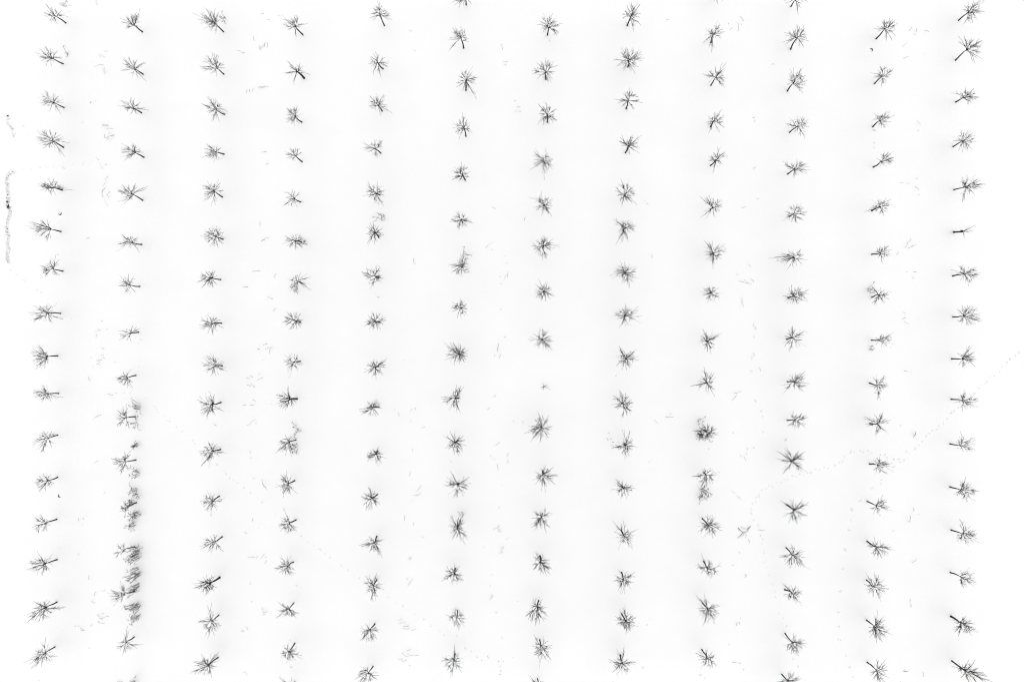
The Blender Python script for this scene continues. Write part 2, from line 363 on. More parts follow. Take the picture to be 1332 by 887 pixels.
SURVEY[(0, 666)] = '''
295,37|250,50|212,12 235,30 180,25 195,45 165,78 185,70 180,90 200,105 225,100 245,95 265,70 215,60 190,100
296,247|250,262|195,200 215,230 275,218 270,235 155,252 165,270 152,295 170,310 195,320 220,330 258,308 245,305 205,245 180,290 240,295
295,467|255,485|345,492 330,500 175,462 200,475 245,452 258,460 140,530 138,575 165,560 195,575 225,560 232,550 250,530 268,520 150,545 170,500 230,460 205,565
287,699|248,722|238,648 230,685 180,718 185,745 152,790 162,810 190,795 215,802 240,780 265,775 300,748 210,710 175,765 195,720 260,705
700,180|655,190|650,158 610,165 615,175 590,212 605,240 600,235 630,225 665,210 625,180 640,205|sparse
698,413|660,422|628,355 645,390 578,400 590,415 570,440 580,458 605,455 630,470 575,405 650,375 600,440
698,648|665,668|665,590 660,630 645,632 612,678 605,710 625,720 637,745 655,730 745,688 718,710 700,695 635,670 625,700|sparse
700,882|685,890|680,870 650,920 620,900 640,950 690,950
1155,128|1125,150|1110,115 1095,125 1070,140 1050,158 1045,190 1060,185 1080,208 1105,185 1125,195 1163,203 1150,180 1130,118 1060,165 1090,185
1142,340|1105,362|1075,325 1100,325 1055,335 1030,355 1010,395 1030,400 1045,418 1075,428 1090,405 1115,410 1128,390 1120,330 1040,380 1060,400 1085,345|thick
1138,535|1110,560|1102,470 1100,510 1090,540 1115,530 1030,565 1025,575 1055,600 1070,640 1088,620 1115,640 1130,620 1155,590 1150,575 1060,610 1045,560 1135,600
1135,755|1095,785|1138,725 1120,735 1045,735 1060,755 1005,775 1010,795 990,830 1005,830 1030,840 1060,850 1085,835 1100,850 1110,815 1130,800 1045,770 1145,765 1080,760 1040,825
'''
SURVEY[(333, 666)] = '''
208,40|178,52|152,0 165,25 175,20 140,35 220,35 120,75 125,100 150,100 165,110 195,95 210,100 215,80 130,60 185,100 155,45
195,260|170,278|165,228 170,245 145,245 125,255 95,290 110,300 135,325 155,330 175,320 198,325 205,300 130,270 110,280 185,250 160,310
196,472|175,498|115,465 135,475 165,480 105,552 125,510 145,540 160,540 178,545 210,550 205,520 228,525 150,490 165,530 190,520
202,681|178,715|165,690 145,690 145,705 125,735 130,755 160,785 165,765 185,770 208,770 240,745 205,725 215,700 140,720 150,750 195,755
203,882|185,895|120,858 150,875 187,855 210,900 140,920 170,930 200,940
628,126|620,152|590,122 600,135 640,130 670,142 655,150 540,172 570,162 575,180 595,200 615,205 658,238 640,190 630,200 605,190 600,145
628,352|615,375|628,315 635,330 568,330 590,345 560,367 580,375 575,390 580,415 598,460 610,465 635,440 625,420 668,402 655,375 645,365 600,420 605,350
618,581|600,600|567,578 580,595 540,620 545,635 550,665 575,675 590,670 605,665 630,660 640,625 645,610 625,595 560,610 615,655 575,640
609,801|590,825|583,790 560,805 540,825 530,845 515,868 540,885 560,900 585,880 600,885 630,870 640,850 625,835 615,830 555,820 545,870
1050,65|1047,78|1015,15 1030,50 1058,15 1078,15 1070,40 1090,48 1010,60 1003,75 1010,110 1020,145 1040,135 1090,170 1105,130 1095,105 1080,95 1070,145 1065,60 1025,100 1085,125
1037,293|1035,315|1032,270 1060,280 1020,290 985,300 963,362 975,340 990,335 1010,345 1020,380 1045,375 1065,365 1080,355 1070,330 1070,310 1005,315 1050,360
1047,510|1048,538|1040,490 1070,515 1015,510 985,532 1005,545 1005,565 1025,580 1050,600 1065,595 1080,575 1098,555 1085,540 1080,525 1020,525 1030,590
1037,737|1030,760|1033,688 1055,730 1020,745 970,750 985,755 965,775 975,795 990,820 1022,850 1025,810 1045,820 1070,830 1055,800 1068,770 1060,755 1000,800 985,785
'''
SURVEY[(666, 666)] = '''
158,8|155,22|175,-20 120,-12 110,-5 195,-5 205,15 100,30 98,82 120,70 140,75 155,88 175,75 200,82 185,50 125,10 115,50 190,35
145,228|148,250|130,212 110,230 120,235 160,215 180,240 200,245 105,270 110,300 135,305 150,325 165,315 180,332 210,298 190,295 195,270 120,260 170,300
139,460|130,490|108,448 115,465 158,450 150,465 95,480 180,492 160,495 68,545 80,530 85,555 120,590 125,575 145,583 165,560 185,535 175,520 95,500 150,550
144,662|150,690|113,635 125,660 165,655 185,670 105,692 210,690 190,700 115,710 115,740 135,745 152,765 175,760 205,768 190,730 140,720 200,710 120,725
133,865|138,885|88,845 100,870 110,875 165,880 150,875 115,900 160,910 140,940 120,930 170,925
568,95|580,118|522,43 545,65 580,43 570,70 640,98 610,90 540,130 550,115 565,160 580,160 605,150 628,192 615,165 630,135 620,115 590,160
570,312|578,345|555,298 640,308 620,320 600,305 530,325 545,330 525,358 545,360 550,410 565,375 585,405 600,380 620,360 635,365 625,340 560,385 605,370
570,527|590,560|587,480 585,505 560,510 605,515 535,540 545,545 545,580 570,590 585,610 600,625 620,615 635,595 640,575 645,550 630,535 560,570 615,590|dense
563,740|572,775|545,710 583,692 580,730 505,765 530,765 520,835 540,810 572,840 570,815 600,845 610,820 640,790 645,780 605,760 535,785 590,800 550,750
990,33|1015,60|1020,10 1045,15 1050,30 965,105 985,85 975,50 1005,95 1030,120 1058,120 1065,100 1095,95 1090,65 1080,55 1045,45 1000,75 1060,110|dense
997,255|1012,285|985,215 990,240 1030,245 1040,260 960,290 955,275 980,300 1000,305 1020,325 1035,345 1045,325 1065,315 1078,310 1060,285 1045,275 1010,310
992,472|1012,495|955,428 975,450 1000,425 1003,450 1085,485 1060,475 1040,480 965,500 975,520 990,540 992,590 1005,565 1035,560 1055,560 1065,545 1080,525 1045,510 980,510 1025,530
987,712|1010,745|1015,705 1010,720 1045,722 1055,740 955,730 970,720 970,765 985,785 1000,800 1020,805 1035,815 1045,790 1055,780 1035,765 990,760 1050,755
'''
SURVEY[(999, 666)] = '''
95,185|122,218|122,170 140,185 110,185 175,195 160,210 195,235 60,235 75,225 90,270 100,260 118,290 130,265 155,275 172,280 180,255 150,240 100,280
87,403|118,412|72,365 95,385 120,378 145,380 160,400 175,410 90,440 105,455 130,465 157,468 145,450 165,440 160,425 135,395 115,445
89,630|120,668|135,625 145,650 70,635 190,665 205,680 175,655 80,690 95,700 95,720 120,740 135,735 162,748 155,720 180,710 150,690 110,715 175,690
72,842|95,868|65,870 45,880 120,820 135,830 165,850 175,860 70,900 85,930 110,940 130,900 150,900 130,870 155,875
517,152|550,175|550,125 540,150 510,175 515,160 605,165 645,185 625,180 640,200 600,225 590,240 570,230 550,235 535,215 580,180 560,200 620,205 600,180
514,353|540,380|508,312 520,340 575,325 605,345 570,340 545,350 500,375 510,400 520,420 550,440 585,450 595,430 630,402 620,380 600,385 610,410 565,420 530,400
514,562|545,585|567,505 555,540 602,542 590,550 605,580 580,575 635,632 610,610 620,655 600,640 595,670 565,680 555,650 525,620 520,600 535,620 530,655 590,620
516,780|555,812|565,760 610,765 590,790 620,800 600,800 628,858 605,850 595,880 600,870 570,880 555,860 530,850 530,830 575,840 545,870
954,93|1000,107|998,35 1000,60 1030,72 1078,95 1085,92 1050,95 1100,158 1080,125 1070,130 1028,165 1005,150 985,150 980,130 1060,110 1085,120 1045,120
949,314|990,328|1000,300 1020,302 1075,318 1065,330 1040,310 1078,340 1050,375 1070,385 1040,365 1015,393 1000,375 990,355 1020,350 1045,345
953,542|990,565|1010,540 1030,540 1015,545 1060,565 1080,580 1065,575 1095,625 1080,605 1060,640 1040,630 1025,615 990,645 975,620 965,600 965,575 1005,600 1045,570|thick
958,774|1015,815|955,798 970,790 1045,765 1080,765 1030,785 1075,820 1100,830 1060,805 1165,880 1140,855 1125,850 1100,900 1050,900 1000,860 990,830 1030,870 1060,880 1120,870
'''

# dry stalks: per enlargement, clusters separated by ';', four numbers per stalk
STALKS = {
(0, 0): '503,0,508,30; 310,15,322,32 345,5,340,15 355,28,370,32 340,8,352,14 358,62,362,66; 543,268,560,270 517,283,525,297 525,285,545,300; 490,348,500,345 505,345,540,340 535,355,548,390 545,350,550,380; 470,540,475,528 495,525,498,528; 530,670,560,650 530,650,545,648 550,672,590,672 540,660,565,655; 545,720,545,700 550,722,592,705 565,700,575,688 580,712,592,700 555,728,570,720; 500,820,515,835 525,850,535,880 545,855,555,860; 1235,265,1255,268 1255,278,1275,275; 1322,190,1322,215; 1282,470,1285,485 1298,465,1298,480 1310,478,1325,460; 325,872,335,878',
(333, 0): '22,260,30,245 18,240,20,262 30,250,45,228 40,245,50,222 58,245,60,222; 10,460,30,450 20,465,45,455 35,458,65,450; 28,75,40,70 60,105,72,105 110,82,125,85; 30,795,55,792 50,860,65,852; 1278,230,1285,260; 1285,322,1310,323 1290,335,1300,340; 800,160,810,162; 820,260,830,265',
(666, 0): '1172,118,1177,165 1138,158,1145,145 1185,88,1205,110 1190,125,1195,130 1125,120,1128,128; 10,525,20,527 25,558,45,558 15,583,48,583; 800,105,820,105; 1252,615,1265,610 1260,635,1268,625; 1255,878,1268,870; 197,208,197,220',
(999, 0): '735,160,750,142 773,150,770,170 758,178,770,185 815,160,838,168; 700,245,722,224; 703,305,735,300; 810,285,815,280; 775,630,792,652 778,680,785,680; 548,740,552,748 550,765,553,775; 545,675,560,685; 15,335,35,338',
(0, 222): '560,30,545,55 550,60,540,80 550,85,532,140 545,90,530,120 545,145,560,185 560,135,568,140 530,75,535,80 570,110,562,118 555,120,560,130; 450,355,465,348; 500,870,505,850 510,825,522,832 525,785,535,783 550,830,562,820 498,840,510,835; 1265,605,1290,605; 1310,525,1330,523',
(333, 222): '20,290,22,265; 25,372,70,347 28,370,45,358; 0,523,22,520; 98,560,102,535; 60,655,87,668; 90,732,103,715; 1225,190,1248,198; 1197,403,1238,370 1225,415,1232,412; 1293,445,1300,446 1300,482,1312,482 1295,565,1297,540 1308,555,1312,525 1270,590,1278,588 1268,555,1272,550; 1268,725,1278,718; 818,455,822,475 820,485,830,480; 630,658,645,660; 1290,862,1300,870',
(666, 222): '63,262,70,240; 700,178,708,172 688,160,695,160; 728,458,728,437 710,440,715,436; 1195,195,1220,187; 1273,148,1285,146; 1230,487,1245,505; 1180,575,1207,580 1208,567,1218,573 1215,583,1248,592 1216,580,1224,588 1243,563,1260,580 1165,540,1178,542; 1195,658,1198,685 1192,682,1205,712; 1258,792,1258,810 1265,812,1270,828 1255,855,1262,868',
(999, 222): '685,63,705,66 720,68,738,68 765,82,785,102 770,45,778,38 780,125,788,125; 733,375,745,350 712,402,725,370 730,404,755,388 750,395,770,382; 670,440,680,425; 718,525,724,527 755,528,775,528 750,555,760,562; 705,737,715,742 700,770,718,765 710,785,733,800 780,772,785,775',
(0, 444): '462,185,466,205; 500,95,520,110 510,92,530,98 503,115,520,122 525,70,540,75 535,80,545,90 528,30,540,40; 595,105,598,110; 555,272,570,275 570,280,590,278 600,268,605,270; 487,402,525,382; 490,635,510,620; 540,795,548,780; 1280,185,1300,195 1285,228,1305,232 1305,215,1325,240 1300,180,1315,185; 1265,330,1280,333 1300,332,1325,328 1315,305,1330,310; 1285,438,1303,428 1300,428,1330,405; 1300,565,1305,585 1300,605,1310,608; 1315,710,1325,715; 1110,430,1125,438',
(333, 444): '45,45,70,30 70,65,85,25 35,20,60,12 5,40,20,40; 5,205,38,185 15,175,22,168; 800,410,808,420 740,370,750,390 803,365,808,350 828,358,828,345 718,355,725,350; 860,450,878,446; 813,570,817,555; 798,700,803,680; 835,782,860,750 818,800,850,795 830,808,860,785 810,825,815,830; 30,717,57,770 35,735,50,760; 25,835,38,837; 145,865,152,887; 1255,55,1262,12 1240,70,1245,80 1265,90,1275,68 1253,45,1258,30; 1238,292,1248,280; 1203,355,1218,343; 1245,540,1268,525; 1220,595,1224,600 1235,610,1245,615 1255,640,1260,672 1305,600,1312,580 1308,635,1312,615; 1262,862,1270,870',
(666, 444): '740,407,760,428; 797,392,845,392 820,378,828,375; 500,478,510,480 492,500,502,515 510,505,520,510 520,525,532,522 515,540,528,545; 1145,307,1170,270 1155,268,1180,265 1180,262,1195,258 1160,290,1165,285; 1245,95,1248,75 1255,58,1262,75; 1237,157,1252,155 1288,135,1295,155; 1262,303,1272,318; 1170,803,1192,825 1145,780,1160,790; 1188,590,1192,600 1208,598,1217,622 1225,555,1222,565 1218,580,1222,590 1255,555,1262,552; 8,412,10,418 55,415,62,425',
(999, 444): '710,153,730,158; 758,500,770,468 762,490,768,470 760,495,769,470; 88,517,98,505 90,516,98,506; 688,440,692,435; 755,865,757,885',
(0, 666): '408,30,412,45 430,28,435,38; 462,325,466,352; 490,430,500,412 530,410,548,405; 473,458,480,462 480,468,495,470; 505,530,520,540 515,545,535,555 510,565,545,575 525,528,540,525 525,550,545,545 553,540,568,540; 472,597,480,580; 390,590,395,595 405,590,412,592 418,598,430,608 420,610,440,614; 1095,5,1102,22; 1270,100,1285,110; 1288,232,1325,235; 1315,30,1315,50; 1283,597,1290,610 1255,612,1268,620; 1262,835,1270,828 1278,828,1290,845; 405,215,407,222',
(333, 666): '773,18,773,45; 818,55,820,72; 868,130,875,127; 792,245,808,230 800,250,808,240; 785,355,790,340 790,385,815,350 785,380,800,365; 25,240,45,218 45,268,55,250 45,235,55,232 0,250,10,225; 30,495,38,510 35,530,50,532 30,517,60,517; 740,560,760,553 742,580,760,570 757,600,800,605 765,590,795,592 805,615,832,605 770,570,775,575; 735,765,765,762 760,775,785,765 760,730,795,750 785,735,845,742 785,718,805,712 795,798,803,795; 1237,95,1240,80 1245,85,1268,70 1260,98,1268,88 1262,100,1280,100; 1303,140,1315,132; 1270,185,1292,178 1262,218,1282,200 1280,212,1285,208 1270,195,1290,185; 1213,460,1228,425 1222,450,1235,435; 1215,385,1222,382; 1203,745,1213,760; 1262,770,1265,780 1285,770,1288,778 1265,800,1275,800 1270,820,1278,828 1265,840,1275,842; 1245,520,1258,522',
(666, 666): '715,550,718,558 700,590,705,580; 1230,140,1235,160; 1213,340,1220,325 1213,330,1218,320; 1165,590,1172,570 1180,585,1183,570 1188,550,1190,555; 1145,778,1165,780 1175,782,1192,783; 1203,820,1208,812; 1280,90,1315,95; 1183,205,1185,215; 1145,275,1155,272; 975,850,985,840 998,858,1005,860; 1125,685,1135,690',
(999, 666): '735,50,742,20 725,50,738,48; 750,260,775,240; 732,470,742,450 740,490,745,475; 648,97,657,99; 705,828,735,820 710,826,725,823; 805,855,810,832; 690,880,697,885; 785,10,787,14',
}
# animal footprints (enlargement coordinates)
PRINTS = {
(999, 444): '1305,58 1288,72 1260,90 1255,95 1245,108 1218,130 1205,157 1178,180 1157,184 1140,210 1128,220 1100,243 1090,240 1072,267 1058,280 1035,310 990,345 968,362 957,368 952,375 933,400 912,425 890,438 875,457 855,465 842,480 822,493 803,520 787,538 770,550 765,560 737,580 720,573 728,605 708,618 690,627 682,612 660,650 655,612 620,604 610,588 585,590 535,582 522,567 495,575 480,567 448,575 433,568 430,578 398,598 388,627 372,630 350,645 313,660 293,655 268,668 248,663 222,682 205,682 185,695 165,690 145,703 125,698 100,718 85,717 68,733 45,733 22,755 5,748 545,762 535,765 485,825 475,830 435,870 440,877 590,720 590,742',
(666, 444): '1320,765 1300,773 1285,795 1285,808 1270,810 1268,835 1250,845 1245,872 1295,362 1305,390 1305,470 1150,475 715,627 1023,558 540,178',
(666, 666): '1245,5 1257,38 1280,65 1300,95 1293,120 1305,140 1300,165 1310,195 1312,210 1323,245 1312,260 1325,285 28,462 5,750 525,878 680,803',
(999, 666): '5,325 22,370 35,410 38,440 50,480 58,525 80,547 97,590 130,760 155,800 418,92 425,92 400,192 408,200 385,295 393,295 370,410 378,410 363,520 372,520 365,593 372,593 363,660 375,665 405,745 420,803 428,803 440,855 430,42',
(0, 444): '755,292 803,337 818,352 832,367 855,388 873,408 885,415 920,445 945,470 950,465 972,488 1005,515 1013,530 1130,640 1165,670 1175,687 1195,708 1215,722 1238,735 1270,760 1303,785 720,128 720,8 645,268 675,265 485,130 475,82',
(333, 666): '210,105 235,123 268,150 272,157 300,172 330,190 337,195 360,217 385,235 440,272 448,282 478,300 510,325 538,343 572,365 687,440 725,472 763,488 830,530 873,557 912,590 955,615 978,635 1042,642 1085,703 1090,708 1120,720 1150,752 1175,768 210,382 120,568 178,665 1185,180 180,800 186,805 100,8 15,78 1280,650 1225,325',
(0, 0): '120,655 125,658 195,680 150,705 430,635 480,325',
(0, 222): '20,475 52,518 85,540 120,568 130,572 213,632 190,620 300,435 345,755 370,768 455,850 732,877 295,692 285,700 10,105',
(333, 444): '40,323 55,323 70,323 83,323 770,95 1280,748 1013,625 33,98 0,425',
(0, 666): '1303,370 1310,465 465,705 205,872 430,68',
}
FULLPRINTS = [(20,222),(30,220.5),(41,219),(52,218),(60,217),(70,216),(82,215),(95,214),(108,213),(118,212),(128,210.5),(1143,276),(1158,452)]

prints = [(ox + a / 4, oy + b / 4) for (ox, oy), s in PRINTS.items() for a, b in zip(nums(s)[::2], nums(s)[1::2])]
# the broad trampled run at the left edge (photo pixels)
rng = random.Random(5)
runline = [(17, 224), (13, 225), (9.5, 229), (9, 236), (9.5, 243), (10, 250), (10, 256), (9.5, 262), (10, 268), (12, 274), (13.5, 278),
           (11, 284), (9, 290), (8, 297), (9.5, 303), (11, 310), (10, 317), (11, 323), (9, 330), (8, 335), (11, 340)]
runline2 = [(10, 151), (9.5, 157), (11, 162), (15, 166), (17, 171), (18, 176)]

# ------------------------------------------------------------------ snow ground
def undul(x, y):
    n = noise.noise(Vector((x * 0.055, y * 0.055, 3.1))) * 0.10 + noise.noise(Vector((x * 0.21, y * 0.21, 7.7))) * 0.022
    e = max(0.0, min(1.0, (58 - abs(x)) / 10)) * max(0.0, min(1.0, (44 - abs(y)) / 10))
    return n * e

CELL = 0.5
XN, YN = 58, 44
dents = []                                  # x, y, radius, depth
for a, b in prints:
    p = px(a, b); dents.append((p.x, p.y, rng.uniform(.040, .062), rng.uniform(.06, .12)))
for a, b in FULLPRINTS:
    p = px(a, b); dents.append((p.x, p.y, .06, .07))
for line, dens in ((runline, 14), (runline2, 4)):
    for i in range(len(line) - 1):
        for k in range(dens):
            t = rng.random()
            a = line[i][0] * (1 - t) + line[i + 1][0] * t + rng.gauss(0, 0.95)
            b = line[i][1] * (1 - t) + line[i + 1][1] * t + rng.gauss(0, 1.0)
            p = px(a, b); dents.append((p.x, p.y, rng.uniform(.05, .10), rng.uniform(.09, .20)))

cells = {}
for d in dents:
    R = d[2] * 1.9
    for i in range(math.floor((d[0] - R) / CELL), math.floor((d[0] + R) / CELL) + 1):
        for j in range(math.floor((d[1] - R) / CELL), math.floor((d[1] + R) / CELL) + 1):
            cells.setdefault((i, j), []).append(d)

def dent_h(x, y, ds):
    z = 0.0
    for (cx, cy, r, dep) in ds:
        q = math.hypot((x - cx), (y - cy) * 0.85) / r
        q *= 1 + 0.25 * noise.noise(Vector((x * 9, y * 9, cx)))
        if q < 1.0:
            s = max(0.0, min(1.0, (1.0 - q) / 0.35)); z = min(z, -dep * s * s * (3 - 2 * s))
        elif q < 1.8:
            s = (1.8 - q) / 0.8; z += 0.006 * math.sin(math.pi * s) if z >= 0 else 0
    return z

gv = []; gf = []; gi = {}
def gvert(i, j):
    k = (i, j)
    if k not in gi:
        gi[k] = len(gv); gv.append((i * CELL, j * CELL, undul(i * CELL, j * CELL)))
    return gi[k]
NI, NJ = int(XN / CELL), int(YN / CELL)
SUB = 24
for i in range(-NI, NI):
    for j in range(-NJ, NJ):
        if (i, j) in cells:
            ds = cells[(i, j)]
            z = [undul(i * CELL, j * CELL), undul((i + 1) * CELL, j * CELL), undul(i * CELL, (j + 1) * CELL), undul((i + 1) * CELL, (j + 1) * CELL)]
            b = len(gv)
            for q in range(SUB + 1):
                for p in range(SUB + 1):
                    u, w = p / SUB, q / SUB
                    X, Y = (i + u) * CELL, (j + w) * CELL
                    zz = (z[0] * (1 - u) + z[1] * u) * (1 - w) + (z[2] * (1 - u) + z[3] * u) * w
                    gv.append((X, Y, zz + dent_h(X, Y, ds)))
            for q in range(SUB):
                for p in range(SUB):
                    a = b + q * (SUB + 1) + p
                    gf.append((a, a + 1, a + SUB + 2, a + SUB + 1))
        else:
            gf.append((gvert(i, j), gvert(i + 1, j), gvert(i + 1, j + 1), gvert(i, j + 1)))
# the plain carries on to the horizon
B = 3000.0
xs = [-B, -XN, XN, B]; ys = [-B, -YN, YN, B]
b = len(gv)
for y in ys:
    for x in xs: gv.append((x, y, 0.0))
for q in range(3):
    for p in range(3):
        if (p, q) != (1, 1):
            a = b + q * 4 + p; gf.append((a, a + 1, a + 5, a + 4))
me = bpy.data.meshes.new('ground')
me.from_pydata(gv, [], gf)
me.polygons.foreach_set('use_smooth', [True] * len(me.polygons))
me.materials.append(M_SNOW)
ground = bpy.data.objects.new('ground', me)
COL.objects.link(ground)
tag(ground, 'level field of fresh white snow dotted with animal footprints', None, None, 'structure')

# ------------------------------------------------------------------ trees
def bez(a, c, b, n, rg, kink):
    L = (b - a).length
    pts = []
    for i in range(n + 1):
        t = i / n
        p = a * (1 - t) ** 2 + c * (2 * t * (1 - t)) + b * t * t
        if 0 < i < n:
            p = p + Vector((rg.gauss(0, 1), rg.gauss(0, 1), rg.gauss(0, 1))) * (L * kink)
        pts.append(p)
    return pts

def rand_dir(t, ang, rg):
    o = t.orthogonal().normalized()
    o = Matrix.Rotation(rg.uniform(0, 2 * math.pi), 3, t) @ o
    return (t * math.cos(ang) + o * math.sin(ang)).normalized()

def along(pts, t):
    f = t * (len(pts) - 1); i = min(int(f), len(pts) - 2); u = f - i
    return pts[i].lerp(pts[i + 1], u), (pts[i + 1] - pts[i]).normalized()

def limb(mb, a, tip, r0, rg, twigs, fine, sides=5, t0=None):
    """one branch with its side shoots and twigs; returns its centre line and radii"""
    L = (tip - a).length
    n = 7 if L > 0.5 else 4
    if t0 is None: t0 = (tip - a).normalized()
    c = a + t0 * L * 0.38 + Vector((rg.gauss(0, .03), rg.gauss(0, .03), 0)) * L
    c = c.lerp(a.lerp(tip, .5), 0.25)
    pts = bez(a, c, tip, n, rg, 0.009)
    rt = TWIG_R
    rr = [r0 + (rt * .75 - r0) * ((i / n) ** 0.8) for i in range(n + 1)]
    mb.tube(pts, rr, sides)
    m = max(1, int(round(twigs * L + rg.uniform(-.5, .5))))
    side = rg.uniform(0, 6.28)
    for k in range(m):
        t = rg.uniform(0.12, 0.68)
        p, tg = along(pts, t)
        d = rand_dir(tg, math.radians(rg.uniform(14, 30)), rg) + Vector((0, 0, 0.06))
        d.normalize()
        l = L * rg.uniform(0.25, 0.84) * (1.0 - t) + 0.02
        q = bez(p, p + d * l * 0.55 + tg * l * 0.03, p + d * l + tg * l * .08, 3, rg, 0.016)
        r1 = min(r0 * 0.55, 0.0125)
        mb.tube(q, [r1, r1 * .8, r1 * .6, rt * .55], 4)
        if fine and l > 0.22 and rg.random() < .8:
            p2, t2 = along(q, rg.uniform(0.2, 0.6))
            d2 = rand_dir(t2, math.radians(rg.uniform(18, 38)), rg)
            l2 = l * rg.uniform(0.25, 0.5)
            mb.tube([p2, p2 + d2 * l2 * .5 + t2 * l2 * .04, p2 + d2 * l2], [rt * .8, rt * .7, rt * .45], 3)
    return pts, rr

TWIG_R = 0.0092
TREES = []
def pick_height(B, x, y, rg, hmax=3.5):
    h = 2.6
    for _ in range(12):
        p = px(x, y, h)
        d = math.hypot(p.x - B.x, p.y - B.y)
        h = 0.6 * h + 0.4 * max(1.25, min(hmax, hmax + 0.1 - 0.95 * max(0, d - 0.15)))
    return max(1.1, h + rg.gauss(0, 0.10))

COLX = [79, 180, 288, 387, 495, 604, 707, 813, 921, 1026, 1136, 1239]
for (ox, oy), block in SURVEY.items():
    for line in block.strip().splitlines():
        f = line.split('|')
        b = nums(f[0]); h = nums(f[1]); t = nums(f[2]); fl = f[3] if len(f) > 3 else ''
        B = (ox + b[0] / 4, oy + b[1] / 4); Hb = (ox + h[0] / 4, oy + h[1] / 4)
        T = [(ox + t[i] / 4, oy + t[i + 1] / 4) for i in range(0, len(t) - 1, 2)]
        ci = min(range(12), key=lambda k: abs(COLX[k] - B[0]))
        TREES.append(dict(b=B, h=Hb, t=T, f=fl, col=ci))
ORD = ['first', 'second', 'third', 'fourth', 'fifth', 'sixth', 'seventh', 'eighth', 'ninth', 'tenth', 'eleventh', 'twelfth',
       'thirteenth', 'fourteenth', 'fifteenth', 'sixteenth', 'seventeenth', 'eighteenth']
for c in range(12):
    for k, t in enumerate(sorted([t for t in TREES if t['col'] == c], key=lambda t: t['b'][1])):
        t['ord'] = k

DIRS = ['right', 'lower right', 'bottom', 'lower left', 'left', 'upper left', 'top', 'upper right']
def dirword(dx, dy):
    return DIRS[int(round(math.atan2(dy, dx) / (math.pi / 4))) % 8]

